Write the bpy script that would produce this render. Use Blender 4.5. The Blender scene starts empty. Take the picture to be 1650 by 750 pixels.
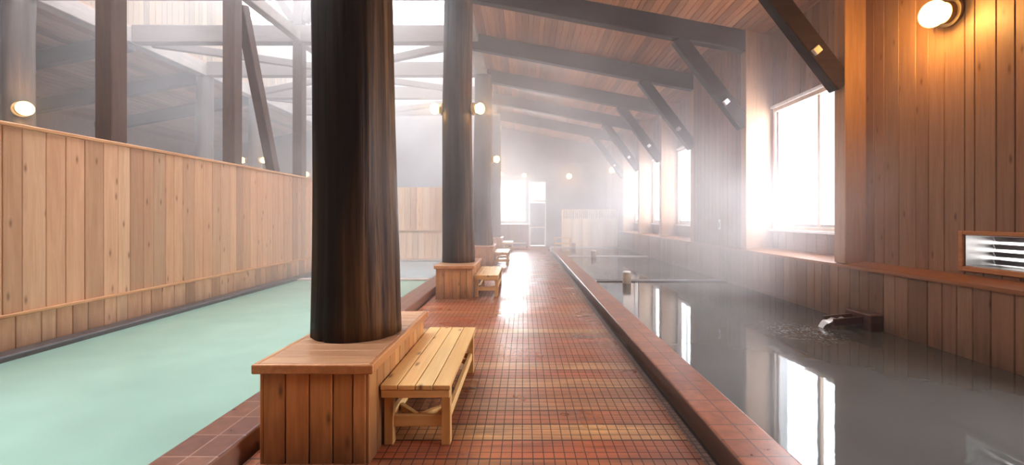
import bpy, bmesh, math, random
from mathutils import Vector, Matrix, noise as mnoise
random.seed(7)
C = bpy.context.scene.collection
PI = math.pi

# ------------------------------------------------------------------ helpers
def tag(o, label=None, cat=None, group=None, kind=None):
    if label: o['label'] = label
    if cat: o['category'] = cat
    if group: o['group'] = group
    if kind: o['kind'] = kind
    return o

def empty(name, loc=(0, 0, 0), rz=0):
    o = bpy.data.objects.new(name, None)
    C.objects.link(o)
    o.location = loc
    o.rotation_euler = (0, 0, rz)
    o.empty_display_size = .1
    return o

def build(name, bm, m, parent=None, smooth=False):
    bmesh.ops.recalc_face_normals(bm, faces=bm.faces)
    me = bpy.data.meshes.new(name)
    bm.to_mesh(me); bm.free()
    if smooth:
        for p in me.polygons: p.use_smooth = True
    me.materials.append(m)
    o = bpy.data.objects.new(name, me)
    C.objects.link(o)
    if parent: o.parent = parent
    return o

def struct(name, bm, m, parent=None, smooth=False):
    o = build(name, bm, m, parent, smooth)
    if not parent: o['kind'] = 'structure'
    return o

def copy_tree(o, parent=None):
    c = o.copy(); C.objects.link(c)
    if parent: c.parent = parent
    for ch in list(o.children): copy_tree(ch, c)
    return c

def box(bm, x0, x1, y0, y1, z0, z1, bev=0.0, seg=1, mat=None):
    t = bmesh.new()
    r = bmesh.ops.create_cube(t, size=1)
    for v in t.verts:
        v.co = Vector((x0 + (v.co.x + .5) * (x1 - x0), y0 + (v.co.y + .5) * (y1 - y0), z0 + (v.co.z + .5) * (z1 - z0)))
    if bev > 0:
        bmesh.ops.bevel(t, geom=t.edges[:], offset=bev, segments=seg, affect='EDGES', profile=.5)
    merge(bm, t, mat)

def merge(bm, t, mat=None):
    vs = []
    for v in t.verts:
        co = v.co if mat is None else mat @ v.co
        vs.append(bm.verts.new(co))
    t.verts.index_update()
    for f in t.faces:
        try: bm.faces.new([vs[v.index] for v in f.verts])
        except ValueError: pass
    t.free()

def beam(bm, a, b, w, h, bev=.012, up=(0, 0, 1)):
    """rectangular timber from a to b; w across, h along up"""
    a, b = Vector(a), Vector(b)
    d = b - a; L = d.length; d.normalize()
    upv = Vector(up)
    if abs(d.dot(upv)) > .99: upv = Vector((0, 1, 0))
    s = d.cross(upv).normalized()
    u = s.cross(d).normalized()
    m = Matrix((( s.x, d.x, u.x, a.x), (s.y, d.y, u.y, a.y), (s.z, d.z, u.z, a.z), (0, 0, 0, 1)))
    box(bm, -w/2, w/2, 0, L, -h/2, h/2, bev, 1, m)

def boards(bm, o, u, v, n, tu, lv, w, t=.022, gap=.004, ch=.006, jit=.25, rnd=None):
    """boards laid side by side along u, running along v, faces towards n"""
    rnd = rnd or random
    o, u, v, n = Vector(o), Vector(u).normalized(), Vector(v).normalized(), Vector(n).normalized()
    s = 0.0
    while s < tu - 1e-4:
        ww = w * (1 + rnd.uniform(-jit, jit))
        if tu - s - ww < w * .4: ww = tu - s
        x0, x1 = s + gap/2, s + ww - gap/2
        tt = t + rnd.uniform(-.0015, .0015)
        prof = [(x0, 0), (x0, tt - ch), (x0 + ch, tt), (x1 - ch, tt), (x1, tt - ch), (x1, 0)]
        A = [bm.verts.new(o + u*p + n*q) for p, q in prof]
        B = [bm.verts.new(o + u*p + n*q + v*lv) for p, q in prof]
        k = len(prof)
        for i in range(k):
            j = (i + 1) % k
            bm.faces.new((A[i], A[j], B[j], B[i]))
        bm.faces.new(A[::-1]); bm.faces.new(B)
        s += ww

def quad(bm, a, b, c, d):
    bm.faces.new([bm.verts.new(Vector(p)) for p in (a, b, c, d)])

def lathe(bm, prof, seg=32, mat=None):
    rings = []
    for r, z in prof:
        ring = []
        for i in range(seg):
            a = 2*PI*i/seg
            co = Vector((r*math.cos(a), r*math.sin(a), z))
            if mat: co = mat @ co
            ring.append(bm.verts.new(co))
        rings.append(ring)
    for A, B in zip(rings, rings[1:]):
        for i in range(seg):
            j = (i+1) % seg
            bm.faces.new((A[i], A[j], B[j], B[i]))
    bm.faces.new(rings[0][::-1]); bm.faces.new(rings[-1])

# ------------------------------------------------------------------ materials
class NT:
    def __init__(s, name):
        s.m = bpy.data.materials.new(name); s.m.use_nodes = True
        s.t = s.m.node_tree; s.t.nodes.clear()
        s.out = s.n('ShaderNodeOutputMaterial')
    def n(s, typ, **kw):
        o = s.t.nodes.new(typ)
        for k, v in kw.items(): setattr(o, k, v)
        return o
    def l(s, a, b): s.t.links.new(a, b)
    def math(s, op, a, b=None, clamp=False):
        o = s.n('ShaderNodeMath', operation=op, use_clamp=clamp)
        for i, x in enumerate((a, b)):
            if x is None: continue
            if isinstance(x, (int, float)): o.inputs[i].default_value = x
            else: s.l(x, o.inputs[i])
        return o.outputs[0]
    def mix(s, f, a, b, mode='MIX'):
        o = s.n('ShaderNodeMix', data_type='RGBA', blend_type=mode)
        for sock, x in ((o.inputs[0], f), (o.inputs[6], a), (o.inputs[7], b)):
            if isinstance(x, (int, float)): sock.default_value = x
            elif isinstance(x, tuple): sock.default_value = (*x, 1) if len(x) == 3 else x
            else: s.l(x, sock)
        return o.outputs[2]
    def ramp(s, f, stops, interp='LINEAR'):
        o = s.n('ShaderNodeValToRGB'); cr = o.color_ramp; cr.interpolation = interp
        while len(cr.elements) < len(stops): cr.elements.new(.5)
        for e, (p, c) in zip(cr.elements, stops):
            e.position = p
            e.color = (*c, 1) if isinstance(c, tuple) else (c, c, c, 1)
        s.l(f, o.inputs[0]); return o.outputs[0]
    def noise(s, vec, scale, detail=3, rough=.55, dist=0):
        o = s.n('ShaderNodeTexNoise')
        o.inputs['Scale'].default_value = scale; o.inputs['Detail'].default_value = detail
        o.inputs['Roughness'].default_value = rough; o.inputs['Distortion'].default_value = dist
        if vec is not None: s.l(vec, o.inputs['Vector'])
        return o.outputs['Fac']
    def mapping(s, vec, scale=(1, 1, 1), loc=None):
        o = s.n('ShaderNodeMapping'); o.inputs['Scale'].default_value = scale
        s.l(vec, o.inputs['Vector'])
        if loc is not None:
            if isinstance(loc, tuple): o.inputs['Location'].default_value = loc
            else: s.l(loc, o.inputs['Location'])
        return o.outputs[0]
    def bsdf(s, col=None, rough=.5, **kw):
        b = s.n('ShaderNodeBsdfPrincipled')
        if isinstance(col, tuple): b.inputs['Base Color'].default_value = (*col, 1)
        elif col is not None: s.l(col, b.inputs['Base Color'])
        if isinstance(rough, (int, float)): b.inputs['Roughness'].default_value = rough
        else: s.l(rough, b.inputs['Roughness'])
        for k, v in kw.items():
            sock = b.inputs[k.replace('_', ' ')]
            if isinstance(v, (int, float, tuple)): sock.default_value = v
            else: s.l(v, sock)
        s.l(b.outputs[0], s.out.inputs['Surface'])
        return b
    def bump(s, h, strength=.3, dist=.01):
        o = s.n('ShaderNodeBump'); o.inputs['Strength'].default_value = strength; o.inputs['Distance'].default_value = dist
        s.l(h, o.inputs['Height']); return o.outputs[0]

def wood(name, ca, cb, axis='z', rough=.5, knots=.6, var=.35, stain=None, knotcol=(.12, .05, .025), spec=.4, big=0.0, nrm=None):
    """plank timber: grain along axis, per-board tone, dark knots; stain=(z0,z1,colour,strength) water staining near the base"""
    t = NT(name)
    tc = t.n('ShaderNodeTexCoord').outputs['Object']
    isl = t.n('ShaderNodeNewGeometry').outputs['Random Per Island']
    off = t.n('ShaderNodeCombineXYZ')
    o1 = t.math('MULTIPLY', isl, 37.0)
    for i in range(3): t.l(o1, off.inputs[i])
    ai = 'xyz'.index(axis)
    sc = [9.0]*3; sc[ai] = .7
    g = t.noise(t.mapping(tc, tuple(sc), off.outputs[0]), 1.6, 5, .6, .8)
    sc2 = [90.0]*3; sc2[ai] = 1.6
    f = t.noise(t.mapping(tc, tuple(sc2), off.outputs[0]), 1.0, 3, .6)
    gg = t.math('ADD', t.math('MULTIPLY', g, .7), t.math('MULTIPLY', f, .3))
    col = t.ramp(gg, [(.30, cb), (.68, ca)])
    # tone of each board
    tone = t.ramp(isl, [(0, 1 - var), (.5, 1.0), (1, 1 + var*.35)])
    col = t.mix(1.0, col, tone, 'MULTIPLY')
    hue = t.ramp(t.math('FRACT', t.math('MULTIPLY', isl, 7.31)), [(0, (1.0, .90, .82)), (1, (1.0, 1.03, 1.02))])
    col = t.mix(.8, col, hue, 'MULTIPLY')
    if knots > 0:
        v = t.n('ShaderNodeTexVoronoi'); v.inputs['Scale'].default_value = 1.0
        sk = [6.5]*3; sk[ai] = 2.3
        kv = t.mapping(tc, tuple(sk), off.outputs[0])
        if nrm:      # knots drawn on the face of the boards
            v.voronoi_dimensions = '2D'
            sp_ = t.n('ShaderNodeSeparateXYZ'); t.l(kv, sp_.inputs[0]); cb = t.n('ShaderNodeCombineXYZ')
            ax = [i for i in range(3) if i != 'xyz'.index(nrm)]
            t.l(sp_.outputs[ax[0]], cb.inputs[0]); t.l(sp_.outputs[ax[1]], cb.inputs[1]); kv = cb.outputs[0]
        t.l(kv, v.inputs['Vector'])
        wn = t.n('ShaderNodeTexWhiteNoise'); t.l(v.outputs['Position'], wn.inputs['Vector'])
        ok = t.math('GREATER_THAN', wn.outputs['Value'], .76 if nrm else .6)
        dk = t.ramp(v.outputs['Distance'], [(.035, 1.0), (.08, .5), (.15, 0.0)])
        k = t.math('MULTIPLY', t.math('MULTIPLY', dk, ok), knots)
        col = t.mix(k, col, knotcol)
    if big:
        b = t.noise(tc, 1.1, 3, .6)
        col = t.mix(1.0, col, t.ramp(b, [(.3, 1 - big), (.7, 1.0 + big*.3)]), 'MULTIPLY')
    if stain:
        z0, z1, sc_, st = stain
        sep = t.n('ShaderNodeSeparateXYZ'); t.l(tc, sep.inputs[0])
        ss = [7.0]*3; ss[ai] = 1.0
        nn = t.noise(t.mapping(tc, tuple(ss), off.outputs[0]), 1.5, 4, .6)
        zz = t.math('ADD', sep.outputs['Z'], t.math('MULTIPLY', t.math('SUBTRACT', nn, .5), -(z1 - z0)*1.7))
        mr = t.n('ShaderNodeMapRange'); mr.inputs['From Min'].default_value = z1; mr.inputs['From Max'].default_value = z0
        t.l(zz, mr.inputs['Value'])
        col = t.mix(t.math('MULTIPLY', mr.outputs[0], st), col, sc_)
    rr = t.math('ADD', rough - .08, t.math('MULTIPLY', g, .16))
    t.bsdf(col, rr, Normal=t.bump(gg, .25, .004), Specular_IOR_Level=spec)
    return t.m

def plain(name, col, rough=.5, metal=0, em=None, est=0, **kw):
    t = NT(name)
    tc = t.n('ShaderNodeTexCoord').outputs['Object']
    n = t.noise(tc, 6, 4)
    c = t.mix(1.0, col, t.ramp(n, [(.3, .82), (.7, 1.08)]), 'MULTIPLY')
    b = t.bsdf(c, rough, Metallic=metal, **kw)
    if em:
        b.inputs['Emission Color'].default_value = (*em, 1); b.inputs['Emission Strength'].default_value = est
    return t.m

M = {}
M['fence'] = wood('fence_cedar', (.64, .39, .25), (.49, .27, .16), 'z', .55, .65, .30, stain=(.12, .42, (.16, .10, .07), .55), nrm='x')
M['fence_trim'] = wood('fence_trim', (.62, .33, .17), (.42, .19, .085), 'y', .42, .3, .1)
M['wall'] = wood('wall_cedar', (.31, .178, .108), (.21, .114, .066), 'z', .5, .8, .30, nrm='x')
M['wall_low'] = wood('wall_low_cedar', (.33, .19, .115), (.23, .125, .072), 'z', .45, .6, .35, stain=(.05, .45, (.10, .06, .045), .6), nrm='x')
M['wall_pale'] = wood('wall_pale_cedar', (.66, .47, .33), (.50, .33, .22), 'z', .55, .5, .25)
M['wall_grey'] = wood('wall_grey_board', (.30, .21, .17), (.20, .14, .11), 'z', .6, .3, .2)
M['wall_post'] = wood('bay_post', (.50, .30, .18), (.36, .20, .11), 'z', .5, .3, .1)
M['wall_high'] = wood('clerestory_boards', (.29, .205, .13), (.19, .125, .078), 'z', .6, .3, .4)
M['wall_end'] = wood('end_fence_boards', (.88, .66, .50), (.72, .50, .36), 'z', .55, .4, .2)
M['ledge'] = wood('ledge_cedar', (.40, .18, .08), (.25, .10, .04), 'y', .38, .3, .15)
M['roof'] = wood('roof_boards', (.42, .195, .088), (.25, .10, .042), 'y', .55, .4, .45)
M['roof_grey'] = wood('roof_boards_grey', (.42, .23, .135), (.28, .145, .085), 'y', .6, .3, .35)
M['dark'] = wood('dark_timber', (.050, .030, .023), (.026, .017, .014), 'x', .6, .2, .15, spec=.12)
M['darkz'] = wood('dark_timber_upright', (.115, .062, .042), (.060, .032, .023), 'z', .5, .5, .15)
M['greyx'] = wood('weathered_beam_cross', (.20, .15, .13), (.13, .10, .09), 'x', .6, .3, .15)
M['greyy'] = wood('weathered_beam_long', (.40, .33, .29), (.28, .22, .20), 'y', .6, .3, .15, big=.4)
M['plinth'] = wood('plinth_cedar', (.68, .35, .14), (.46, .21, .075), 'z', .42, .7, .34, stain=(0, .34, (.12, .05, .025), .7), big=.2, nrm='y')
M['cap'] = wood('plinth_cap_cedar', (.62, .36, .21), (.40, .19, .095), 'x', .33, .4, .2, big=.2)
M['capy'] = wood('plinth_cap_edge', (.58, .28, .115), (.38, .16, .06), 'y', .36, .3, .1)
M['bench'] = wood('bench_pine', (.82, .55, .25), (.64, .37, .135), 'y', .42, .9, .14, knotcol=(.20, .09, .035), nrm='z')
M['benchx'] = wood('bench_pine_cross', (.74, .46, .20), (.56, .31, .11), 'x', .45, .5, .1)
M['benchz'] = wood('bench_pine_upright', (.70, .42, .17), (.52, .27, .09), 'z', .45, .5, .15)
M['stake'] = wood('stake_wood', (.42, .32, .22), (.25, .17, .11), 'z', .6, .3, .1)
M['screen'] = wood('screen_pale', (.92, .73, .54), (.78, .58, .41), 'z', .55, .3, .2)
M['frame'] = wood('window_frame', (.62, .46, .34), (.48, .33, .23), 'z', .45, .1, .1)
M['white'] = plain('white_paint', (.80, .76, .72), .5)
M['stone'] = plain('dark_stone', (.10, .085, .085), .35)
M['stonelight'] = plain('pale_stone_edge', (.50, .42, .38), .3)
M['steel'] = plain('brushed_steel', (.55, .55, .56), .32, 1.0)
M['brass'] = plain('lamp_base_metal', (.45, .30, .16), .4, .8)
M['grey'] = plain('grey_plastic', (.30, .27, .26), .5)
M['spout'] = wood('wet_spout_wood', (.13, .055, .035), (.06, .028, .02), 'x', .3, .2, .1)
M['doorm'] = plain('door_grey_blue', (.13, .135, .16), .4)
M['backwall'] = plain('back_wall_plaster', (.15, .125, .13), .7)

def mat_log():
    t = NT('charred_log')
    tc = t.n('ShaderNodeTexCoord').outputs['Object']
    g = t.noise(t.mapping(tc, (14, 14, .35)), 1.0, 6, .62, .5)
    f = t.noise(t.mapping(tc, (50, 50, 1.0)), 1.0, 4, .6)
    big = t.noise(t.mapping(tc, (1.6, 1.6, .55)), 1.0, 3, .5)
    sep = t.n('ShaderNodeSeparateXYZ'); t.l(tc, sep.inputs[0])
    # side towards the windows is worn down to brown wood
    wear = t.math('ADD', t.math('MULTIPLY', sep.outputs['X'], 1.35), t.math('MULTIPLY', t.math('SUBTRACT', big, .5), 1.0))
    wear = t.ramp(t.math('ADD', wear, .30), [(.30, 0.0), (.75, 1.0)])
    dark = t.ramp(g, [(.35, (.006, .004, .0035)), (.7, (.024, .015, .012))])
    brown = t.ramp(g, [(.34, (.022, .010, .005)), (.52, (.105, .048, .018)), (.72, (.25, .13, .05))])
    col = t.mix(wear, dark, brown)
    crack = t.ramp(f, [(.28, .25), (.42, 1.0)])
    col = t.mix(.8, col, crack, 'MULTIPLY')
    t.bsdf(col, t.ramp(f, [(.3, .55), (.7, .42)]), Normal=t.bump(t.math('ADD', g, f), .35, .01), Specular_IOR_Level=.25)
    return t.m
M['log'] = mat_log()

def mat_log_grey():
    t = NT('hazy_round_log')
    tc = t.n('ShaderNodeTexCoord').outputs['Object']
    g = t.noise(t.mapping(tc, (10, 10, .5)), 1.0, 5, .6, .5)
    col = t.ramp(g, [(.3, (.045, .030, .024)), (.7, (.12, .082, .064))])
    t.bsdf(col, .6, Normal=t.bump(g, .3, .01))
    return t.m
M['loggrey'] = mat_log_grey()

def mat_floor():
    """wide red timber boards laid across the walk, each cut with an anti-slip grid of grooves"""
    t = NT('grooved_boardwalk')
    tc = t.n('ShaderNodeTexCoord').outputs['Object']
    sep = t.n('ShaderNodeSeparateXYZ'); t.l(tc, sep.inputs[0])
    wob = t.noise(t.mapping(tc, (1.0, .3, 1)), 1.2, 2)
    X = t.math('ADD', sep.outputs['X'], t.math('MULTIPLY', wob, .02)); Y = sep.outputs['Y']
    PW = .235
    pi_ = t.math('FLOOR', t.math('DIVIDE', Y, PW))
    wn = t.n('ShaderNodeTexWhiteNoise', noise_dimensions='1D'); t.l(pi_, wn.inputs['W'])
    off = t.n('ShaderNodeCombineXYZ'); t.l(t.math('MULTIPLY', wn.outputs['Value'], 60), off.inputs[0]); t.l(t.math('MULTIPLY', wn.outputs['Value'], 17), off.inputs[1])
    g = t.noise(t.mapping(tc, (1.1, 14, 1), off.outputs[0]), 1.5, 5, .6, .6)
    c = t.ramp(wn.outputs['Value'], [(0, (.30, .085, .034)), (.22, (.40, .105, .045)), (.42, (.27, .11, .05)), (.60, (.46, .125, .05)), (.78, (.52, .27, .11)), (.92, (.24, .095, .05)), (1, (.46, .23, .10))])
    c = t.mix(1.0, c, t.ramp(g, [(.28, .50), (.72, 1.25)]), 'MULTIPLY')
    pat = t.noise(t.mapping(tc, (1.3, 4.5, 1), off.outputs[0]), 1.7, 3, .5)
    c = t.mix(t.ramp(pat, [(.42, 0.0), (.78, .6)]), c, (.13, .065, .05))
    pat2 = t.noise(t.mapping(tc, (1.6, 4.2, 1)), 1.3, 2, .5)
    c = t.mix(t.ramp(pat2, [(.46, 0.0), (.74, .4)]), c, (.50, .145, .052))
    edge = t.noise(t.mapping(tc, (.9, .5, 1)), 1.0, 2)
    gx = t.n('ShaderNodeMapRange'); gx.inputs['From Min'].default_value = .55; gx.inputs['From Max'].default_value = 1.12
    t.l(t.math('ADD', sep.outputs['X'], t.math('MULTIPLY', t.math('SUBTRACT', edge, .5), .5)), gx.inputs['Value'])
    c = t.mix(t.math('MULTIPLY', gx.outputs[0], .5), c, (.17, .11, .085))
    # grooves
    def groove(v, p, w):
        fr = t.math('FRACT', t.math('DIVIDE', v, p))
        d = t.math('MINIMUM', fr, t.math('SUBTRACT', 1.0, fr))
        return t.math('LESS_THAN', d, w / p * .5)
    gr = t.math('MAXIMUM', groove(X, .067, .0065), groove(Y, PW/3, .006))
    gr = t.math('MAXIMUM', gr, groove(Y, PW, .017))
    c = t.mix(t.math('MULTIPLY', gr, .86), c, (.035, .015, .009))
    wet = t.noise(t.mapping(tc, (1.0, .7, 1)), 1.6, 2, .5)
    ro = t.math('ADD', t.ramp(wet, [(.30, .24), (.70, .40)]), t.math('MULTIPLY', gr, .25))
    hgt = t.math('SUBTRACT', t.math('MULTIPLY', g, .06), gr)
    t.bsdf(c, ro, Normal=t.bump(hgt, .5, .004), Specular_IOR_Level=.5)
    return t.m
M['floor'] = mat_floor()

def mat_tile(name, ca, cb, px, py, joint, jw=.010, rough=.24, x0=0):
    t = NT(name)
    tc = t.n('ShaderNodeTexCoord').outputs['Object']
    sep = t.n('ShaderNodeSeparateXYZ'); t.l(tc, sep.inputs[0])
    X = t.math('SUBTRACT', sep.outputs['X'], x0); Y = sep.outputs['Y']
    fx, fy = t.math('DIVIDE', X, px), t.math('DIVIDE', Y, py)
    cmb = t.n('ShaderNodeCombineXYZ'); t.l(t.math('FLOOR', fx), cmb.inputs[0]); t.l(t.math('FLOOR', fy), cmb.inputs[1])
    wn = t.n('ShaderNodeTexWhiteNoise', noise_dimensions='2D'); t.l(cmb.outputs[0], wn.inputs['Vector'])
    n = t.noise(tc, 14, 4)
    c = t.mix(wn.outputs['Value'], ca, cb)
    c = t.mix(1.0, c, t.ramp(n, [(.3, .7), (.7, 1.15)]), 'MULTIPLY')
    def groove(f, p):
        fr = t.math('FRACT', f); d = t.math('MINIMUM', fr, t.math('SUBTRACT', 1.0, fr))
        return t.math('LESS_THAN', d, jw / p * .5)
    gr = t.math('MAXIMUM', groove(fx, px), groove(fy, py))
    c = t.mix(gr, c, joint)
    t.bsdf(c, t.math('ADD', rough, t.math('MULTIPLY', n, .12)), Normal=t.bump(t.math('SUBTRACT', 1.0, gr), .5, .004))
    return t.m
M['kerb'] = mat_tile('red_kerb_tile', (.30, .105, .05), (.22, .075, .042), .17, .2, (.10, .05, .035), x0=1.21)
M['kerb_left'] = mat_tile('brown_kerb_tile', (.20, .085, .05), (.15, .06, .04), .175, .26, (.30, .17, .12), x0=-2.09)  # joints lighter than the tiles: wet reflection put into their colour
M['strip'] = mat_tile('grey_mosaic_strip', (.22, .155, .13), (.16, .11, .095), .045, .05, (.07, .045, .038), rough=.3)
M['gutter'] = mat_tile('dark_gutter_grate', (.03, .022, .02), (.045, .03, .026), .05, .06, (.012, .01, .01), rough=.4)

def mat_water(name, col, rough, ior, bs, ripple=None, spec=.5):
    t = NT(name)
    tc = t.n('ShaderNodeTexCoord').outputs['Object']
    n1 = t.noise(t.mapping(tc, (1, 1, 1)), 5.0, 3, .5)
    h = n1
    cl = t.noise(t.mapping(tc, (.35, .35, 1)), 1.6, 3, .6)
    c = t.mix(1.0, col, t.ramp(cl, [(.3, .86), (.7, 1.08)]), 'MULTIPLY')
    ro = rough
    if ripple:
        # broken, foaming surface where the spout runs in
        vm = t.n('ShaderNodeVectorMath', operation='DISTANCE')
        mp = t.mapping(tc, (1, .8, 1)); t.l(mp, vm.inputs[0]); vm.inputs[1].default_value = (ripple[0], ripple[1]*.8, ripple[2])
        near = t.ramp(vm.outputs['Value'], [(.0, 1.0), (.30, .55), (.55, 0.0)])
        fine = t.noise(tc, 24, 4, .65, 1.0)
        h = t.math('ADD', h, t.math('MULTIPLY', t.math('MULTIPLY', fine, near), 2.2))
        foam = t.math('MULTIPLY', t.ramp(fine, [(.54, 0.0), (.66, 1.0)]), near)
        c = t.mix(t.math('MULTIPLY', foam, .8), c, (.75, .78, .82))
    t.bsdf(c, ro, Normal=t.bump(h, bs, .01), IOR=ior, Specular_IOR_Level=spec)
    return t.m
M['water_left'] = mat_water('milky_turquoise_water', (.285, .415, .345), .16, 1.2, .05, spec=.4)
M['water_blue'] = mat_water('pale_blue_water', (.34, .45, .50), .12, 1.25, .06)
M['water_right'] = mat_water('clouded_grey_water', (.098, .096, .089), .03, 1.33, .06, ripple=(3.35, 5.55, .11))

def mat_glass():
    t = NT('window_glass')
    tr = t.n('ShaderNodeBsdfTransparent'); tr.inputs[0].default_value = (.95, .97, 1, 1)
    gl = t.n('ShaderNodeBsdfGlossy'); gl.inputs['Roughness'].default_value = .05
    mx = t.n('ShaderNodeMixShader'); mx.inputs[0].default_value = .05; t.l(tr.outputs[0], mx.inputs[1]); t.l(gl.outputs[0], mx.inputs[2])
    t.l(mx.outputs[0], t.out.inputs['Surface'])
    return t.m
M['glass'] = mat_glass()

def mat_glow(name, col, st):
    t = NT(name)
    e = t.n('ShaderNodeEmission'); e.inputs[0].default_value = (*col, 1); e.inputs[1].default_value = st
    t.l(e.outputs[0], t.out.inputs['Surface'])
    return t.m
M['globe'] = mat_glow('lamp_globe_glow', (1.0, .70, .26), 3.2)

def mat_steam(name, dens, aniso=.35, col=(.975, .945, .965), center=None, radii=None, nscale=.8, cut=.4):
    t = NT(name)
    v = t.n('ShaderNodeVolumeScatter')
    v.inputs['Color'].default_value = (*col, 1); v.inputs['Anisotropy'].default_value = aniso
    if center is None:
        # thin near the entrance, thicker towards the far end, in drifting clouds along the windows and over the right pools
        tc = t.n('ShaderNodeTexCoord').outputs['Object']
        sep = t.n('ShaderNodeSeparateXYZ'); t.l(tc, sep.inputs[0])
        def mr(sock, a, b, c, d):
            o = t.n('ShaderNodeMapRange', interpolation_type='SMOOTHSTEP')
            for i, x in enumerate((a, b, c, d)): o.inputs[i+1].default_value = x
            t.l(sock, o.inputs[0]); return o.outputs[0]
        X, Y, Z = sep.outputs
        base = t.math('MULTIPLY', mr(Y, 2.5, 12.5, dens*.03, dens), mr(X, -11, -7, .25, 1))
        high = t.math('MULTIPLY', mr(Z, 3.2, 6.5, 0, dens*.9), mr(X, -1.0, -2.5, 0, 1))
        high = t.math('MULTIPLY', high, mr(X, -9.5, -6.0, .05, 1))
        high = t.math('MULTIPLY', high, mr(Y, 5.0, 12.0, 0, 1))
        n = t.noise(tc, .38, 2, .55, .3)
        nn = t.ramp(n, [(.34, .35), (.66, 1.75)])
        side = t.math('MULTIPLY', mr(X, .8, 4.2, 0, dens*2.8), t.math('MULTIPLY', mr(Y, 4.8, 7.2, 0, 1), mr(Z, 4.4, 1.2, 0, 1)))
        side = t.math('MULTIPLY', side, mr(Y, 10, 13, 1, .6))
        n2 = t.ramp(t.noise(tc, .62, 2, .5, .4), [(.42, .0), (.66, 1.0)])
        d = t.math('ADD', t.math('MULTIPLY', t.math('ADD', base, high), nn), t.math('MULTIPLY', side, n2))
        for (c, r, k) in (((4.0, 6.1, 1.7), 1.25, .30), ((3.9, 7.9, .7), 1.5, .24), ((3.9, 9.9, 2.2), 1.2, .03)):
            vm = t.n('ShaderNodeVectorMath', operation='DISTANCE'); t.l(tc, vm.inputs[0]); vm.inputs[1].default_value = c
            d = t.math('ADD', d, t.math('MULTIPLY', mr(vm.outputs['Value'], r, r*.1, 0, k), nn))
        t.l(d, v.inputs['Density'])
    else:
        tc = t.n('ShaderNodeTexCoord').outputs['Object']
        vm = t.n('ShaderNodeVectorMath', operation='LENGTH'); t.l(t.mapping(tc, tuple(1/r for r in radii)), vm.inputs[0])
        fall = t.ramp(vm.outputs['Value'], [(.1, 1.0), (.95, 0.0)], 'EASE')
        n = t.noise(tc, nscale, 3, .6, .3)
        n = t.ramp(n, [(cut, 0.0), (cut + .3, 1.0)])
        d = t.math('MULTIPLY', t.math('MULTIPLY', fall, n), dens)
        t.l(d, v.inputs['Density'])
    t.l(v.outputs[0], t.out.inputs['Volume'])
    return t.m

# ------------------------------------------------------------------ dimensions (x right, y into the hall, z up)
YB, YF = 23.8, -3.0            # far wall, wall behind
XR, XU, XW = 4.35, 4.63, 4.88  # lower right wall, upper right wall, window plane
XC, XM, XO, XL = -1.32, -5.8, -10.2, -16.2   # near column line, middle posts, far column line, far left wall
XFEN = -5.2
FR = [3.52 + 2.75*k for k in range(-1, 8)]    # roof frames
def roof_under(x): return 5.81 - .188*(x + 1.2)     # underside of the right rafters
RD = .40                                            # rafter depth

# ------------------------------------------------------------------ floor, kerbs, pools
bm = bmesh.new(); box(bm, -1.70, 1.10, YF, YB, -.08, 0)
struct('floor', bm, M['floor'])
bm = bmesh.new(); box(bm, 1.10, 1.165, YF, 20.2, -.08, -.004)
struct('trim_1', bm, M['strip'])
bm = bmesh.new(); box(bm, 1.165, 1.21, YF, 20.2, -.08, -.03); box(bm, -1.74, -1.70, YF, 14.3, -.08, -.03)
struct('trim_2', bm, M['gutter'])
bm = bmesh.new(); box(bm, XL - .3, XFEN - .12, YF, YB, -.08, 0)
box(bm, XFEN - .12, -1.70, 14.75, YB, -.08, 0); box(bm, 1.10, XR + .6, 21.0, YB, -.08, 0); 
struct('floor', bm, M['stone'])
def kerb(x0, x1, y0, y1, z0, z1, m, name='pool_kerb', bev=.018):
    bm = bmesh.new(); box(bm, x0, x1, y0, y1, z0, z1, bev, 3)
    return struct(name, bm, m)
kerb(1.21, 1.55, YF, 20.2, -.3, .13, M['kerb'])
kerb(-2.09, -1.74, YF, 14.3, -.3, .13, M['kerb_left'])
kerb(1.21, XR, 20.2, 21.2, -.3, .13, M['stonelight'])
kerb(XFEN + .02, -4.97, YF, 14.3, -.3, .165, M['stone'], bev=.02)
kerb(-4.97, -2.09, 14.3, 14.55, -.3, .15, M['stonelight'])
for y, w in ((9.72, .3), (15.8, .3)):
    kerb(1.55, XR, y, y + w, -.3, .135, M['stone'] if y < 10 else M['stonelight'], 'pool_divider')
kerb(-4.97, -2.09, 9.95, 10.2, -.3, .14, M['stonelight'], 'pool_divider')
def water(x0, x1, y0, y1, z, m):
    bm = bmesh.new(); box(bm, x0, x1, y0, y1, -.5, z)
    o = struct('pool_water', bm, m); return o
water(-4.97, -2.09, YF, 9.95, .105, M['water_left'])
water(-4.97, -2.09, 10.2, 14.3, .105, M['water_blue'])
water(1.55, XR, YF, 9.72, .112, M['water_right'])
water(1.55, XR, 10.02, 15.8, .112, M['water_right'])
water(1.55, XR, 16.1, 20.2, .112, M['water_right'])

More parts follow.
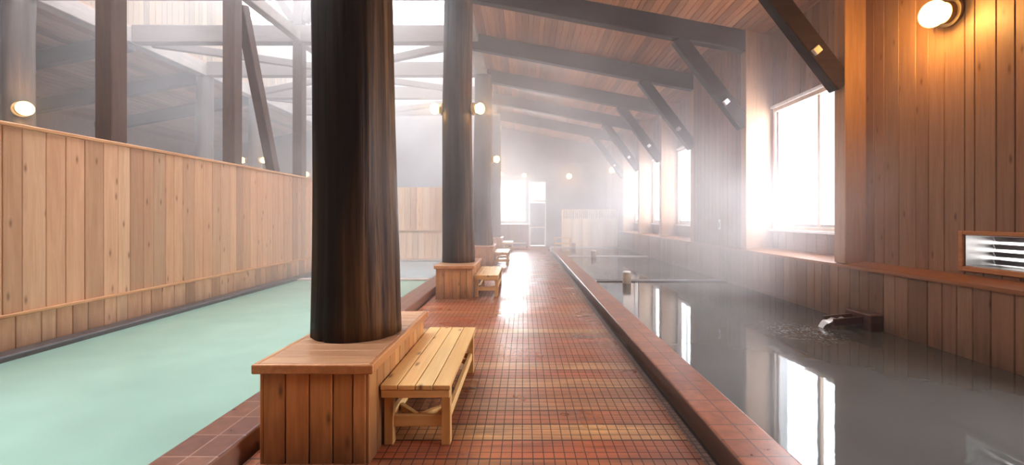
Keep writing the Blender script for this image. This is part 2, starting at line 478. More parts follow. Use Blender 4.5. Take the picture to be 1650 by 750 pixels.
# ------------------------------------------------------------------ left fence
FH = 2.455
R1 = random.Random(3)
bm = bmesh.new()
boards(bm, (XFEN, YF, .52), (0, 1, 0), (0, 0, 1), (1, 0, 0), 14.6 - YF, FH - .56, .2, rnd=R1)
boards(bm, (XFEN - .005, YF, .0), (0, 1, 0), (0, 0, 1), (1, 0, 0), 14.6 - YF, .50, .2, rnd=R1)
box(bm, XFEN - .1, XFEN - .006, YF, 14.6, 0, FH - .05)
struct('wall_left', bm, M['fence'])
bm = bmesh.new()
box(bm, XFEN - .005, XFEN + .055, YF, 14.6, .49, .525, .006)
box(bm, XFEN - .13, XFEN + .045, YF, 14.6, FH - .045, FH, .008)
struct('trim_3', bm, M['fence_trim'])
bm = bmesh.new()   # fence returning across the end of the second pool
boards(bm, (XFEN, 14.62, 1.06), (1, 0, 0), (0, 0, 1), (0, -1, 0), 3.55, FH - 1.06, .22, rnd=R1)
boards(bm, (XFEN, 14.58, 0), (1, 0, 0), (0, 0, 1), (0, -1, 0), 3.55, 1.03, .2, t=.03, rnd=R1)
box(bm, XFEN, -1.66, 14.622, 14.72, 0, FH)
struct('wall_left_end', bm, M['wall_end'])
bm = bmesh.new(); box(bm, XFEN, -1.66, 14.50, 14.60, 1.03, 1.075, .006)
struct('trim_4', bm, M['frame'])

# ------------------------------------------------------------------ right wall with window bays
R2 = random.Random(11)
bm = bmesh.new()
boards(bm, (XR + .022, YF, 0), (0, 1, 0), (0, 0, 1), (-1, 0, 0), YB - YF, .83, .2, rnd=R2)
box(bm, XR + .024, XR + .2, YF, YB, -.4, .83)
struct('wall_right_lower', bm, M['wall_low'])
bm = bmesh.new()   # sloping ledge on top of the lower wall
for (z0f, z1f, z0b, z1b, xa, xb) in ((.815, .855, .86, .90, XR - .03, XU + .02),):
    vs = [bm.verts.new(p) for p in ((xa, YF, z0f), (xa, YF, z1f), (xb, YF, z1b), (xb, YF, z0b), (xa, YB, z0f), (xa, YB, z1f), (xb, YB, z1b), (xb, YB, z0b))]
    for f in ((0, 1, 2, 3), (7, 6, 5, 4), (0, 4, 5, 1), (1, 5, 6, 2), (2, 6, 7, 3), (3, 7, 4, 0)):
        bm.faces.new([vs[i] for i in f])
box(bm, XU, XW + .06, YF, YB, .86, .895)
struct('trim_5', bm, M['ledge'])
WZ0, WZ1 = 1.27, 3.60
TOP = 5.3
bays = list(zip(FR, FR[1:]))
WINBAYS = {0: 1, 2: 2, 4: 3, 5: 4, 6: 5}      # which bay holds which window
VY0, VY1, VZ0, VZ1 = 3.9, 4.78, .985, 1.315     # vent opening
bu = bmesh.new()
def wall_bit(x, y0, y1, z0, z1, w=.2):
    boards(bu, (x + .022, y0, z0), (0, 1, 0), (0, 0, 1), (-1, 0, 0), y1 - y0, z1 - z0, w, rnd=R2)
    box(bu, x + .024, x + .10, y0, y1, z0, z1)
wall_bit(XU, YF, FR[0], .86, TOP)
wall_bit(XR, FR[-1], YB, .86, TOP)
for i, (y0, y1) in enumerate(bays):
    if i in WINBAYS:
        wall_bit(XW, y0, y1, .88, WZ0 - .05, .3); wall_bit(XW, y0, y1, WZ1 + .06, TOP)
        a, b = y0 + .30, y1 - .15
        wall_bit(XW, y0, a, WZ0 - .05, WZ1 + .06, .3); wall_bit(XW, b, y1, WZ0 - .05, WZ1 + .06, .3)
    elif i == 1:
        wall_bit(XU, y0, VY0, .88, TOP); wall_bit(XU, VY1, y1, .88, TOP)
        wall_bit(XU, VY0, VY1, .88, VZ0); wall_bit(XU, VY0, VY1, VZ1, TOP)
    else:
        wall_bit(XR, y0 + .1, y1 - .1, .86, TOP)
struct('wall_right', bu, M['wall'])
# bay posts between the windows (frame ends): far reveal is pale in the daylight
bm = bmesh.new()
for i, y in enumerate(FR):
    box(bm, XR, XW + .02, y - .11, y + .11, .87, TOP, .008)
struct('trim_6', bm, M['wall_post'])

def window(n, y0, y1, x=XW, z0=WZ0, z1=WZ1, mull=(.5,)):
    w = tag(empty('window_%d' % n, (x, (y0+y1)/2, z0)), kind='structure')
    ox, oy, oz = x, (y0+y1)/2, z0
    def B(name, m, *bxs):
        bm = bmesh.new()
        for b in bxs: box(bm, b[0]-ox, b[1]-ox, b[2]-oy, b[3]-oy, b[4]-oz, b[5]-oz, .006)
        return build(name, bm, m, w)
    B('frame', M['frame'], (x-.03, x+.09, y0, y0+.07, z0, z1), (x-.03, x+.09, y1-.07, y1, z0, z1), (x-.03, x+.09, y0+.07, y1-.07, z1-.07, z1), (x-.03, x+.09, y0+.07, y1-.07, z0, z0+.06))
    for m_ in mull:
        ym = y0 + (y1-y0)*m_
        B('mullion', M['frame'], (x+.0, x+.07, ym-.035, ym+.035, z0+.06, z1-.07))
    # sash: slim inner frames
    B('sash', M['grey'], (x+.02, x+.05, y0+.07, y0+.11, z0+.06, z1-.07), (x+.02, x+.05, y1-.11, y1-.07, z0+.06, z1-.07), (x+.02, x+.05, y0+.11, y1-.11, z0+.06, z0+.11))
    B('sill', M['white'], (x-.10, x+.09, y0-.04, y1+.04, z0-.045, z0))
    B('head_trim', M['white'], (x-.06, x-.005, y0-.04, y1+.04, z1, z1+.06))
    bm = bmesh.new(); quad(bm, (.035, y0-oy+.07, .06), (.035, y1-oy-.07, .06), (.035, y1-oy-.07, z1-z0-.07), (.035, y0-oy+.07, z1-z0-.07))
    build('pane', bm, M['glass'], w)
    return w
WL = []
for i, n in WINBAYS.items():
    y0, y1 = bays[i]; window(n, y0 + .30, y1 - .15, mull=(.42,)); WL.append((y0 + .30, y1 - .15))

# vent in the near right wall
v = tag(empty('wall_vent', (XU, (VY0+VY1)/2, VZ0)), 'silver louvred vent in a timber frame just above the right wall ledge', 'vent')
def VB(name, m, fn):
    bm = bmesh.new(); fn(bm)
    for q in bm.verts: q.co -= Vector((XU, (VY0+VY1)/2, VZ0))
    return build(name, bm, m, v)
VB('frame', M['capy'], lambda b: (box(b, XU-.025, XU+.03, VY0-.05, VY0, VZ0-.05, VZ1+.04, .005), box(b, XU-.025, XU+.03, VY1, VY1+.05, VZ0-.05, VZ1+.04, .005),
    box(b, XU-.025, XU+.03, VY0, VY1, VZ1, VZ1+.04, .005), box(b, XU-.03, XU+.03, VY0, VY1, VZ0-.05, VZ0, .005)))
VB('duct_lining', M['steel'], lambda b: (box(b, XU, XU+.36, VY1-.012, VY1, VZ0, VZ1), box(b, XU, XU+.36, VY0, VY0+.012, VZ0, VZ1), box(b, XU, XU+.36, VY0+.012, VY1-.012, VZ0, VZ0+.01), box(b, XU, XU+.36, VY0+.012, VY1-.012, VZ1-.01, VZ1)))
VB('added_sky_blocker', M['white'], lambda b: box(b, XU+.37, XU+.39, VY0, VY1, VZ0, VZ1))  # added plate that blocks the sky so the louvre gaps look dimmer
for k in range(4):
    z = VZ0 + .045 + k*.08
    VB('louvre', M['steel'], lambda b: beam(b, (XU+.30, VY0+.015, z), (XU+.30, VY1-.015, z), .056, .008, .002, up=(1, 0, .45)))

# outlet on the pier
o = tag(empty('wall_socket', (XR, 10.1, 1.22)), 'small grey socket on the solid wall between the right hand windows', 'socket')
bm = bmesh.new(); box(bm, -.012, .0, -.05, .05, 0, .22, .006); build('cover_plate', bm, M['white'], o)
bm = bmesh.new(); box(bm, -.03, -.012, -.035, .035, .05, .17, .008); build('outlet', bm, M['grey'], o)

# ------------------------------------------------------------------ outer shell
bm = bmesh.new()
bx0, bx1, bz0, bz1 = -1.25, .12, 1.25, 3.45       # back window
dx0, dx1 = .26, 1.16                            # back door
box(bm, XL-.3, bx0, YB, YB+.2, 0, 11); box(bm, bx0, bx1, YB, YB+.2, 0, bz0); box(bm, bx0, bx1, YB, YB+.2, bz1, 11)
box(bm, bx1, dx0, YB, YB+.2, 0, 11); box(bm, dx0, dx1, YB, YB+.2, 3.35, 11); box(bm, dx1, XW+.3, YB, YB+.2, 0, 11)
struct('wall_back', bm, M['backwall'])
bm = bmesh.new(); box(bm, XL-.3, XW+.3, YF-.2, YF, -.1, 11); struct('wall_front', bm, M['wall'])
bm = bmesh.new(); box(bm, XL-.2, XL, YF, YB, 0, 6); struct('wall_left_far', bm, M['wall_grey'])

# back window and door
w = tag(empty('window_6', ((bx0+bx1)/2, YB, bz0)), kind='structure')
bm = bmesh.new(); hw = (bx1-bx0)/2; hh = bz1-bz0
box(bm, -hw, -hw+.07, -.03, .1, 0, hh, .005); box(bm, hw-.07, hw, -.03, .1, 0, hh, .005); box(bm, -hw+.07, hw-.07, -.03, .1, hh-.07, hh, .005); box(bm, -hw+.07, hw-.07, -.03, .1, 0, .07, .005); box(bm, -.03, .03, 0, .08, .07, hh-.07)
build('frame', bm, M['frame'], w)
bm = bmesh.new(); quad(bm, (-hw+.07, .05, .07), (hw-.07, .05, .07), (hw-.07, .05, hh-.07), (-hw+.07, .05, hh-.07)); build('pane', bm, M['glass'], w)
d = tag(empty('door_1', ((dx0+dx1)/2, YB, 0)), kind='structure')
hw = (dx1-dx0)/2
bm = bmesh.new(); box(bm, -hw+.06, hw-.06, .02, .07, .02, 2.25, .004); box(bm, -hw+.16, hw-.16, 0, .02, .2, 1.0, .006); box(bm, -hw+.16, hw-.16, 0, .02, 1.15, 2.1, .006); build('door_leaf', bm, M['doorm'], d)
bm = bmesh.new(); box(bm, -hw, -hw+.06, -.03, .1, 0, 3.35); box(bm, hw-.06, hw, -.03, .1, 0, 3.35); box(bm, -hw+.06, hw-.06, -.03, .1, 3.28, 3.35); box(bm, -hw+.06, hw-.06, -.03, .1, 2.27, 2.40); build('frame', bm, M['white'], d)
bm = bmesh.new(); quad(bm, (-hw+.06, .05, 2.40), (hw-.06, .05, 2.40), (hw-.06, .05, 3.28), (-hw+.06, .05, 3.28)); build('pane', bm, M['glass'], d)
bm = bmesh.new(); box(bm, -hw+.10, -hw+.13, -.06, .02, 1.0, 1.2, .006); build('door_handle', bm, M['steel'], d)

# ------------------------------------------------------------------ roofs
sl = math.atan(.188)
ux = Vector((math.cos(sl), 0, -math.sin(sl)))
bm = bmesh.new(); Lr = (XW + .15 - (XC - .1)) / math.cos(sl)
boards(bm, Vector((XC-.1, YF, roof_under(XC-.1)+RD+.02)), ux, (0, 1, 0), (-math.sin(sl), 0, -math.cos(sl)), Lr, YB-YF, .13, t=.02, gap=.003, rnd=R1)
box(bm, XC-.1, XW+.15, YF, YB, 6.3, 6.45)     # backing above the boards
struct('ceiling_right', bm, M['roof'])
uxl = Vector((-math.cos(sl), 0, -math.sin(sl)))
bm = bmesh.new()
boards(bm, Vector((XO+.1, YF, roof_under(XC-.1)+RD+.02)), uxl, (0, 1, 0), (math.sin(sl), 0, -math.cos(sl)), 6.3, YB-YF, .2, t=.02, gap=.003, rnd=R1)
box(bm, XL-.2, XO+.1, YF, YB, 6.3, 6.45)
struct('ceiling_left', bm, M['roof_grey'])
# raised middle roof: upper walls and glazed slopes
LZ, RZ = 8.9, 10.3
bm = bmesh.new()
boards(bm, (XO-.02, YF, 6.40), (0, 1, 0), (0, 0, 1), (1, 0, 0), YB-YF, LZ-6.40, .2, rnd=R1)
box(bm, XO-.12, XO-.022, YF, YB, 6.40, LZ)
struct('wall_upper_left', bm, M['wall_high'])
bm = bmesh.new()
boards(bm, (XC+.02, YF, 6.40), (0, 1, 0), (0, 0, 1), (-1, 0, 0), YB-YF, LZ-6.40, .2, rnd=R1)
box(bm, XC+.022, XC+.12, YF, YB, 6.40, LZ)
struct('wall_upper_right', bm, M['wall_pale'])
sk = tag(empty('window_7', (XM, 0, LZ)), kind='structure')
bm = bmesh.new()
for s in (-1, 1):
    xe = XO if s < 0 else XC
    for k in range(11):
        y = FR[0] - 2.75 + 2.75*k
        if y > YB: break
        beam(bm, (xe-XM, y, 0), (0, y, RZ-LZ), .16, .22)
    for f in (.06, .5, .96):
        beam(bm, ((xe-XM)*(1-f), YF, (RZ-LZ)*f), ((xe-XM)*(1-f), YB, (RZ-LZ)*f), .14, .16)
build('frame', bm, M['greyy'], sk)
for s in (-1, 1):
    xe = (XO if s < 0 else XC) - XM
    bm = bmesh.new(); quad(bm, (xe, YF, .12), (xe, YB, .12), (0, YB, RZ-LZ+.12), (0, YF, RZ-LZ+.12))
    build('pane', bm, M['glass'], sk)

ordw = ['nearest', 'second', 'third', 'fourth', 'fifth', 'sixth', 'seventh']
# right rafters and knee braces
for k, y in enumerate(FR[2:8]):
    e = tag(empty('roof_rafter', (XC, y, roof_under(XC))), None, 'rafter', 'rafters under the right plank ceiling')
    e['label'] = ('dark squared rafter under right plank ceiling, %s from the camera' % ordw[k])
    x0, x1 = XC - .05, XW
    bm = bmesh.new(); beam(bm, (x0-XC, 0, roof_under(x0)-roof_under(XC)+RD/2), (x1-XC, 0, roof_under(x1)-roof_under(XC)+RD/2), .2, RD)
    build('timber', bm, M['dark'], e)
    b = tag(empty('knee_brace', (XR, y, 3.3)), 'dark diagonal knee brace from right wall to the %s rafter from the camera' % ordw[k], 'brace', 'knee braces along the right wall')
    x2 = 3.05
    bm = bmesh.new(); beam(bm, (.02, 0, .0), (x2-XR, 0, roof_under(x2)-3.3+.02), .19, .26)
    build('timber', bm, M['dark'], b)
    bm = bmesh.new(); beam(bm, (-.36, -.105, .42), (-.42, -.105, .49), .10, .10, .006); build('bolt_cover', bm, M['white'], b)
# left aisle rafters
for k, y in enumerate(FR[2:7]):
    o = bmesh.new(); beam(o, (XO+.05, y, roof_under(XC)+RD/2-.02), (XL, y, roof_under(XC)-.188*(XO-XL)+RD/2), .22, RD)
    tag(build('roof_rafter', o, M['dark']), 'brown rafter under the sloping roof beyond the left fence, %s from the camera' % ordw[k], 'rafter', 'rafters beyond the left fence')
# longitudinal plates
bm = bmesh.new(); box(bm, XC-.16, XC+.16, YF, YB, 6.0, 6.38, .015)
tag(build('plate_beam', bm, M['greyy']), 'long horizontal beam carried on the line of dark log columns', 'beam')
bm = bmesh.new(); box(bm, XO-.16, XO+.16, YF, YB, 5.98, 6.38, .015)
tag(build('plate_beam', bm, M['greyy']), 'pale long beam below the bright boards high on the far left', 'beam')
# cross beams
for k, y in enumerate(FR[3:8]):
    bm = bmesh.new(); 
    y_ = y + (.27 if k == 0 else 0)
    box(bm, XO+.17, XC-.17, y_-.14, y_+.14, 5.98, 6.42, .015)
    tag(build('cross_beam', bm, M['greyx']), 'horizontal tie beam spanning the middle hall above the left fence, %s from the camera' % ordw[k], 'beam', 'tie beams across the middle hall')
# beam along the middle post line
for k, (y0, y1) in enumerate(zip(FR[2:7], FR[3:8])):
    bm = bmesh.new(); box(bm, XM-.1, XM+.1, y0+.145, y1-.145, 6.02, 6.28, .012)
    tag(build('link_beam', bm, M['greyy']), 'short lengthwise beam joining middle posts and tie beams, %s from the camera' % ordw[k], 'beam', 'lengthwise middle beams')
# diagonal bracing lying flat between tie beams
zz = 6.12
for k in range(3):
    ya, yb = FR[4+k]+.34, FR[5+k]-.34
    for sg, nm in ((-1, 'left'), (1, 'right')):
        xo = (XO+.3) if sg < 0 else (XC-.3)
        xi = XM + sg*.22
        p, q = ((xo, ya, zz), (xi, yb, zz)) if k % 2 == 0 else ((xi, ya, zz), (xo, yb, zz))
        bm = bmesh.new(); beam(bm, p, q, .16, .2)
        tag(build('flat_brace', bm, M['greyx']), 'flat brace slanting %s of middle posts between tie beams, %s bay' % (nm, ordw[k]), 'brace', 'flat braces between tie beams')
# square posts of the middle line
for k, (y, top, lb) in enumerate(((6.40, 9.9, 'dark square timber post just behind left fence, widest and nearest'), (9.06, 9.9, 'square timber post behind left fence with slanting brace beside it'), (11.77, 5.98, 'slim square post behind left fence under the first tie beam'))):
    bm = bmesh.new(); box(bm, XM-.1225, XM+.1225, y-.1225, y+.1225, 0, top, .012)
    tag(build('square_post', bm, M['darkz']), lb, 'post', 'square posts behind the left fence')
bm = bmesh.new(); beam(bm, (XM, 9.34, 5.85), (XM, 11.45, .04), .2, .22)
tag(build('slanting_strut', bm, M['darkz']), 'steep slanting timber strut leaning from the middle square post behind the fence', 'strut')
bm = bmesh.new(); box(bm, XM-.12, XM+.12, 11.65, 11.89, 6.43, 9.9, .012)
tag(build('king_post', bm, M['greyx']), 'hazy upright post above the nearest tie beam', 'post')
for s, nm in ((-1, 'left'), (1, 'right')):
    bm = bmesh.new(); beam(bm, (XM+s*.13, 11.77, 6.55), (XM+s*1.9, 11.77, 9.35), .18, .2)
    tag(build('roof_strut', bm, M['greyx']), 'hazy diagonal strut rising %s from the upright above nearest tie beam' % nm, 'strut')

# ------------------------------------------------------------------ log columns
def log(r0, r1, h, seed, m, seg=72, rings=46, rough=1.0):
    bm = bmesh.new(); rr = []
    for i in range(rings+1):
        z = h*i/rings; t_ = i/rings; ring = []
        for j in range(seg):
            a = 2*PI*j/seg
            r = r0 + (r1-r0)*t_ + .03*math.exp(-z*2.2)*.5
            r += rough*.016*mnoise.noise(Vector((math.cos(a)*1.6, math.sin(a)*1.6, z*.75 + seed*9)))
            r += rough*.006*mnoise.noise(Vector((math.cos(a)*6, math.sin(a)*6, z*.5 + seed*5)))
            gro = mnoise.noise(Vector((math.cos(a)*11, math.sin(a)*11, z*.18 + seed*3)))
            if gro > .42: r -= rough*.02*(gro-.42)/.3
            ring.append(bm.verts.new((r*math.cos(a)+.02*math.sin(z*.9+seed), r*math.sin(a), z)))
        rr.append(ring)
    for A, B in zip(rr, rr[1:]):
        for j in range(seg):
            k = (j+1) % seg; bm.faces.new((A[j], A[k], B[k], B[j]))
    bm.faces.new(rr[0][::-1]); bm.faces.new(rr[-1])
    return bm
PY = [3.52, 9.05, 14.53, 20.0]
PH = .615
lab = ['thick black log column in front, standing on the nearest plank plinth',
       'dark log column with a lamp on each side, on the second plinth',
       'hazy log column behind the one with two lamps, on the third plinth',
       'faint log column farthest down the walk, on the last plinth']
for k, y in enumerate(PY):
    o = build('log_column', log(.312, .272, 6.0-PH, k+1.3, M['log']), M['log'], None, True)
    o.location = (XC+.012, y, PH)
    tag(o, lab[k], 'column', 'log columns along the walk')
for k, (y, lb) in enumerate(((9.2, 'round grey log column at left edge beyond the fence, with lamp'), (14.55, 'round log column beyond the fence under the pale long beam end'), (17.3, 'distant round column beyond the fence with two small lamps'))):
    o = build('log_column', log(.255, .24, 5.97, k+7.1, M['loggrey'], 40, 24), M['loggrey'], None, True)
    o.location = (XO, y, 0)
    tag(o, lb, 'column', 'round columns beyond the left fence')

# ------------------------------------------------------------------ plinths
def make_plinth():
    r = empty('plank_plinth', (0, 0, 0))
    x0, x1, L = -.335, .335, 1.5
    rnd = random.Random(5)
    bm = bmesh.new()
    boards(bm, (x0+.02, .022, 0), (1, 0, 0), (0, 0, 1), (0, -1, 0), x1-x0-.04, .56, .135, jit=.12, rnd=rnd, gap=.005)
    boards(bm, (x0+.02, L-.022, 0), (1, 0, 0), (0, 0, 1), (0, 1, 0), x1-x0-.04, .56, .135, jit=.12, rnd=rnd)
    boards(bm, (x1-.022, 0, 0), (0, 1, 0), (0, 0, 1), (1, 0, 0), L, .56, .135, jit=.12, rnd=rnd, gap=.005)
    boards(bm, (x0+.022, 0, 0), (0, 1, 0), (0, 0, 1), (-1, 0, 0), L, .56, .135, jit=.12, rnd=rnd)
    box(bm, x0+.024, x1-.024, .024, L-.024, 0.002, .56)
    build('plank_cladding', bm, M['plinth'], r)
    bm = bmesh.new()
    n = 11; wv = (L + .01) / n
    for i in range(n):
        box(bm, x0+.0, x1+.0, -.005+i*wv+.001, -.005+(i+1)*wv-.001, .562, .612, .003)
    build('cap_boards', bm, M['cap'], r)
    bm = bmesh.new()
    box(bm, x0-.03, x1+.03, -.035, -.006, .555, PH-.002, .008, 2); box(bm, x0-.03, x1+.03, L+.006, L+.035, .555, PH-.002, .008, 2)
    box(bm, x0-.03, x0-.001, -.006, L+.006, .555, PH-.002, .008, 2); box(bm, x1+.001, x1+.03, -.006, L+.006, .555, PH-.002, .008, 2)
    build('cap_edging', bm, M['capy'], r)
    return r
plab = ['wooden plank plinth around the nearest thick black log column', 'plank plinth under the log column with two lamps', 'plank plinth under the third, hazy log column', 'pale plank plinth farthest down the walk, mostly hidden']
pl = make_plinth()
PX = -1.27
for k, y in enumerate(PY):
    o = pl if k == 0 else copy_tree(pl)
    o.location = (PX, y-.76, 0)
    tag(o, plab[k], 'plinth', 'plank plinths round the columns')

# ------------------------------------------------------------------ benches
def make_bench(L=1.55, W=.455, H=.415):
    r = empty('wooden_bench', (0, 0, 0))
    x0, x1 = -W/2, W/2
    bm = bmesh.new(); n = 4; w = W/n
    for i in range(n):
        box(bm, x0+i*w+.0025, x0+(i+1)*w-.0025, 0, L, H-.03, H, .004, 2)
    build('seat', bm, M['bench'], r)
    for (lx, ly) in ((x0+.04, .09), (x1-.04, .09), (x0+.04, L-.09), (x1-.04, L-.09)):
        bm = bmesh.new(); box(bm, lx-.03, lx+.03, ly-.03, ly+.03, 0, H-.031, .004); build('leg', bm, M['benchz'], r)
    for ly in (.03, L-.03):
        bm = bmesh.new(); box(bm, x0+.006, x1-.006, ly-.025, ly+.025, H-.085, H-.031, .004); build('seat_batten', bm, M['benchx'], r)
    for ly in (.09, L-.09):
        bm = bmesh.new(); box(bm, x0+.07, x1-.07, ly-.018, ly+.018, .115, .19, .004); build('end_rail', bm, M['benchx'], r)
    for lx in (x0+.04, x1-.04):
        bm = bmesh.new(); box(bm, lx-.017, lx+.017, .12, L-.12, .13, .195, .004); build('side_rail', bm, M['bench'], r)
    for s in (-1, 1):
        for ly, dy in ((.112, 1), (L-.112, -1)):
            bm = bmesh.new(); beam(bm, (s*.012, ly, .165), (s*(W/2-.062), ly+dy*.17, .165), .035, .045, .003); build('corner_brace', bm, M['benchx'], r)
    return r
bench = make_bench()
blab = ['light pine slatted bench beside the nearest plank plinth', 'pine bench beside the second plinth along the walk', 'small pale bench beside the third plinth', 'tiny faint bench beside the last plinth']
for k, y in enumerate(PY):
    o = bench if k == 0 else copy_tree(bench)
    o.location = (-.700, y-.59, 0)
    tag(o, blab[k], 'bench', 'pine benches beside the plinths')
fb = copy_tree(bench); fb.location = (2.13, 20.40, .13); fb.rotation_euler = (0, 0, PI/2); fb.scale = (.75, .5, 1.1)
tag(fb, 'short bench in front of the pale slatted screen by the far pool', 'bench')

# ------------------------------------------------------------------ far furniture
s_ = tag(empty('slatted_screen', (3.05, 21.0, 0)), 'pale wooden screen with slatted top beyond the right pools', 'screen')
bm = bmesh.new(); boards(bm, (-1.28, .0, .13), (1, 0, 0), (0, 0, 1), (0, -1, 0), 2.57, 1.25, .13, rnd=R1); box(bm, -1.28, 1.29, .001, .05, .0, 1.38); build('panel', bm, M['screen'], s_)
bm = bmesh.new()
for i in range(29): box(bm, -1.26+i*.09, -1.26+i*.09+.045, -.005, .03, 1.42, 1.80)
tag(build('slat', bm, M['screen'], s_))
bm = bmesh.new(); box(bm, -1.30, 1.29, -.03, .06, 1.38, 1.42, .005); box(bm, -1.30, 1.29, -.03, .06, 1.80, 1.85, .005); box(bm, -1.30, -1.26, -.03, .06, .13, 1.80, .005); build('rail', bm, M['screen'], s_)

c_ = tag(empty('wooden_counter', (-.56, 22.2, 0)), 'low wooden counter with legs and a shelf under the bright far window', 'counter')
bm = bmesh.new(); box(bm, -.76, .76, -.22, .25, 1.12, 1.165, .006); build('top', bm, M['wall_pale'], c_)
bm = bmesh.new(); boards(bm, (-.72, -.15, .42), (1, 0, 0), (0, 0, 1), (0, -1, 0), 1.44, .70, .16, rnd=R1); box(bm, -.72, .72, -.149, .2, .42, 1.12); build('panel', bm, M['wall'], c_)
for lx in (-.70, .70):
    for ly in (-.14, .18):
        bm = bmesh.new(); box(bm, lx-.035, lx+.035, ly-.035, ly+.035, 0, .419, .004); build('leg', bm, M['wall'], c_)
bm = bmesh.new(); box(bm, -.664, .664, -.17, .2, .2, .24, .004); build('shelf', bm, M['wall_pale'], c_)
# low handrail from counter to door
h_ = tag(empty('handrail', (.3, 23.0, 0)), 'thin pale handrail beside the far door', 'handrail')
bm = bmesh.new(); beam(bm, (0, 0, .98), (.8, 0, .98), .04, .04); build('rail', bm, M['white'], h_)
for x in (.03, .77):
    bm = bmesh.new(); box(bm, x-.02, x+.02, -.02, .02, 0, .96); build('upright', bm, M['white'], h_)

# wooden stakes in the right pools
for (x, y, z0, z1, lb) in ((2.16, 9.55, -.1, .365, 'pale topped wooden stake standing in water before the nearest pool divider'), (2.40, 15.64, -.1, .36, 'wooden stake at the second pool divider'), (2.2, 20.1, -.1, .39, 'tiny stake in front of the far bench and screen')):
    r = tag(empty('wooden_stake', (x, y, z0)), lb, 'stake', 'stakes in the right pools')
    bm = bmesh.new(); lathe(bm, [(.088, 0), (.088, z1-z0-.045), (.082, z1-z0-.04)], 20); build('shaft', bm, M['stake'], r, True)
    bm = bmesh.new(); lathe(bm, [(.083, z1-z0-.04), (.085, z1-z0-.012), (.06, z1-z0)], 20); build('cap', bm, M['white'], r, True)

# water spout on the right wall
sp = tag(empty('water_spout', (XR, 5.72, .11)), 'dark wooden spout running water into the near right pool', 'spout')
bm = bmesh.new(); box(bm, -.16, -.001, -.22, .22, -.05, .20, .012); build('block', bm, M['spout'], sp)
bm = bmesh.new()
beam(bm, (-.161, 0, .085), (-.52, 0, .055), .22, .03, .005)
for s in (-1, 1): beam(bm, (-.161, s*.095, .125), (-.52, s*.095, .095), .03, .07, .005)
build('trough', bm, M['spout'], sp)
bm = bmesh.new()
N = 12
for i in range(N):
    t0 = i/N; t1 = (i+1)/N
    def P(t, s):
        x = -.30 - .34*t; z = .112 - .02*t - (.115*max(0, (t-.55)/.45)**2)
        return Vector((x, s*(.075-.02*t), z+.012*math.sin(t*17+s)))
    quad(bm, P(t0, -1), P(t0, 1), P(t1, 1), P(t1, -1))
build('running_water', bm, plain('running_water', (.62, .65, .68), .08), sp, True)

# ------------------------------------------------------------------ lamps
def lamp(loc, direc, lb, power=26, sc=1.0):
    d_ = Vector(direc).normalized()
    q = d_.to_track_quat('Z', 'Y').to_matrix().to_4x4()
    r = empty('wall_lamp', loc)
    tag(r, lb, 'lamp', 'round glowing wall lamps')
    bm = bmesh.new(); lathe(bm, [(.15*sc, 0), (.155*sc, .02), (.15*sc, .035), (.115*sc, .04), (.11*sc, .09*sc)], 32, q); build('base', bm, M['brass'], r, False)
    bm = bmesh.new()
    prof = [(.105*sc, .091*sc)] + [(.14*sc*math.sin(a), .20*sc - .11*sc*math.cos(a)) for a in [PI*(.25+.073*i) for i in range(10)]] + [(.006, .312*sc)]
    lathe(bm, prof, 32, q); build('globe', bm, M['globe'], r, True)
    L = bpy.data.lights.new('lamp_light', 'POINT'); L.energy = power; L.color = (1, .56, .16); L.shadow_soft_size = .08
    lo = bpy.data.objects.new('lamp_light', L); C.objects.link(lo); lo.parent = r; lo.location = d_*.40*sc + Vector((0, 0, -.02))
    return r
lamp((XU-.0, 4.93, 3.72), (-1, -.0, -.1), 'glowing round lamp high on the near right wall', 50)
lamp((XC-.285, 9.0, 3.64), (-1, -.2, 0), 'round lamp on left side of second log column', 22, .8)
lamp((XC+.305, 9.0, 3.64), (1, -.2, 0), 'round lamp on right side of second log column', 22, .8)
lamp((XC+.305, 14.5, 3.34), (1, -.2, 0), 'small lamp on right side of third log column', 16, .8)
lamp((XO+.20, 9.05, 3.64), (1, -.5, 0), 'lamp on round column at left edge above the fence', 30)
lamp((XO-.25, 17.2, 3.64), (-1, -.4, 0), 'tiny lamp on left side of the distant column beyond the fence', 12, .8)
lamp((XO+.25, 17.2, 3.64), (1, -.4, 0), 'tiny lamp on right side of the distant column beyond the fence', 12, .8)
lamp((-11.3, YB, 3.72), (0, -1, 0), 'distant lamp on back wall far left beyond the fence', 12)
lamp((-1.22, YB, 3.75), (0, -1, 0), 'faint lamp above left corner of the bright far window', 8, .8)
lamp((.02, YB, 3.66), (0, -1, 0), 'faint lamp above right corner of the bright far window', 8, .8)
lamp((2.35, YB, 3.62), (0, -1, 0), 'lamp on the back wall above the pale slatted screen', 22)
lamp((XR, 21.6, 3.72), (-1, -.2, 0), 'lamp far along the right wall near the back corner', 12)

# ------------------------------------------------------------------ steam
def steam(name, loc, radii, m, lb):
    bm = bmesh.new(); bmesh.ops.create_icosphere(bm, subdivisions=3, radius=1)
    for q in bm.verts: q.co = Vector((q.co.x*radii[0], q.co.y*radii[1], q.co.z*radii[2]))
    o = build(name, bm, m); o.location = loc
    tag(o, lb, 'steam', None, 'stuff'); return o
bm = bmesh.new(); box(bm, XL, XW+.03, YF+.02, YB-.02, .2, 10.2)
tag(build('steam', bm, mat_steam('thin_steam', .060, .25)), 'thin steam filling the whole bath hall', 'steam', None, 'stuff')

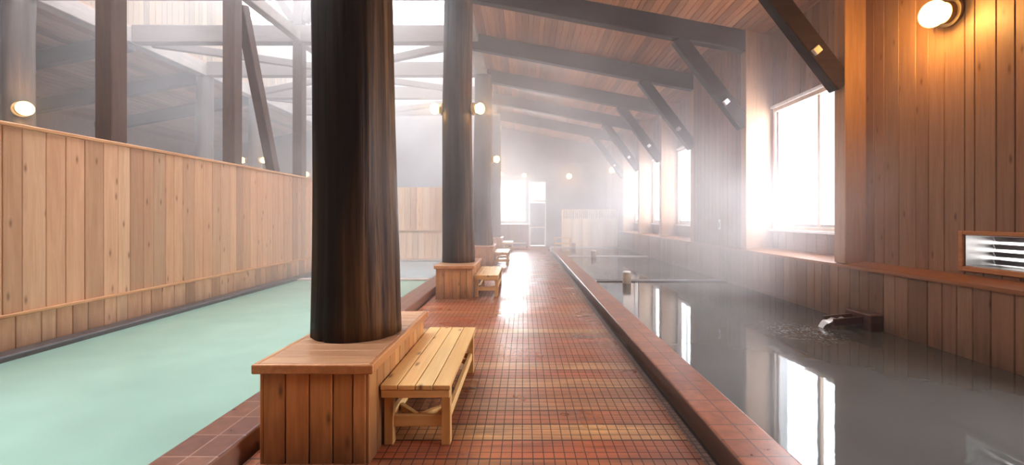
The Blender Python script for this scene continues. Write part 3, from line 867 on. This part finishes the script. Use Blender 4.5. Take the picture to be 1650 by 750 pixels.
# ------------------------------------------------------------------ light
def area(name, loc, rot, sx, sy, power, col=(1, 1, 1)):
    L = bpy.data.lights.new(name, 'AREA'); L.shape = 'RECTANGLE'; L.size = sx; L.size_y = sy; L.energy = power; L.color = col
    o = bpy.data.objects.new(name, L); C.objects.link(o); o.location = loc; o.rotation_euler = rot
    return o
for (y0, y1) in WL:
    area('window_daylight', (XW+.35, (y0+y1)/2, (WZ0+WZ1)/2), (0, PI/2, 0), 2.6, 2.6, 260 if y0 < 4 else 200 if y0 < 9 else 85, (.90, .93, 1))
area('vent_plate_light', (XU+.31, (VY0+VY1)/2, (VZ0+VZ1)/2), (0, -PI/2, 0), .3, .8, 4)  # added lamp inside the duct, lighting the sky-blocking plate in place of daylight
area('far_window_daylight', (-.56, YB+.4, 2.4), (-PI/2, 0, 0), 1.5, 2.3, 420, (.93, .97, 1))
area('door_daylight', (.71, YB+.4, 2.85), (-PI/2, 0, 0), .9, .9, 25, (.93, .97, 1))
area('skylight_daylight', (XM, 12.5, 11.2), (0, 0, 0), 9.5, 22, 1400, (.96, .97, 1))
w = bpy.data.worlds.new('World'); bpy.context.scene.world = w; w.use_nodes = True
w.node_tree.nodes['Background'].inputs[0].default_value = (.90, .95, 1, 1)
w.node_tree.nodes['Background'].inputs[1].default_value = 4.0

# ------------------------------------------------------------------ camera
cam = bpy.data.cameras.new('camera'); co = bpy.data.objects.new('camera', cam); C.objects.link(co)
co.location = (0, 0, 1.5); co.rotation_euler = (PI/2, 0, 0)
cam.sensor_width = 36; cam.lens = 16; cam.clip_end = 200
cam.shift_x = -(844-825)/1650; cam.shift_y = -(350-375)/1650*-1
sc = bpy.context.scene; sc.camera = co
sc.view_settings.view_transform = 'Standard'
try: sc.view_settings.look = 'Medium High Contrast'
except Exception as e: print('LOOK', e)
sc.view_settings.exposure = 0.42
cy = sc.cycles
cy.use_denoising = True
try: cy.denoiser = 'OPENIMAGEDENOISE'
except Exception: pass
cy.volume_step_rate = 4; cy.volume_max_steps = 64
cy.max_bounces = 6; cy.diffuse_bounces = 3; cy.glossy_bounces = 3; cy.transmission_bounces = 4; cy.volume_bounces = 2; cy.use_adaptive_sampling = True; cy.adaptive_threshold = .1; cy.adaptive_min_samples = 24; cy.transparent_max_bounces = 12
cy.sample_clamp_indirect = 6; cy.caustics_reflective = False; cy.caustics_refractive = False
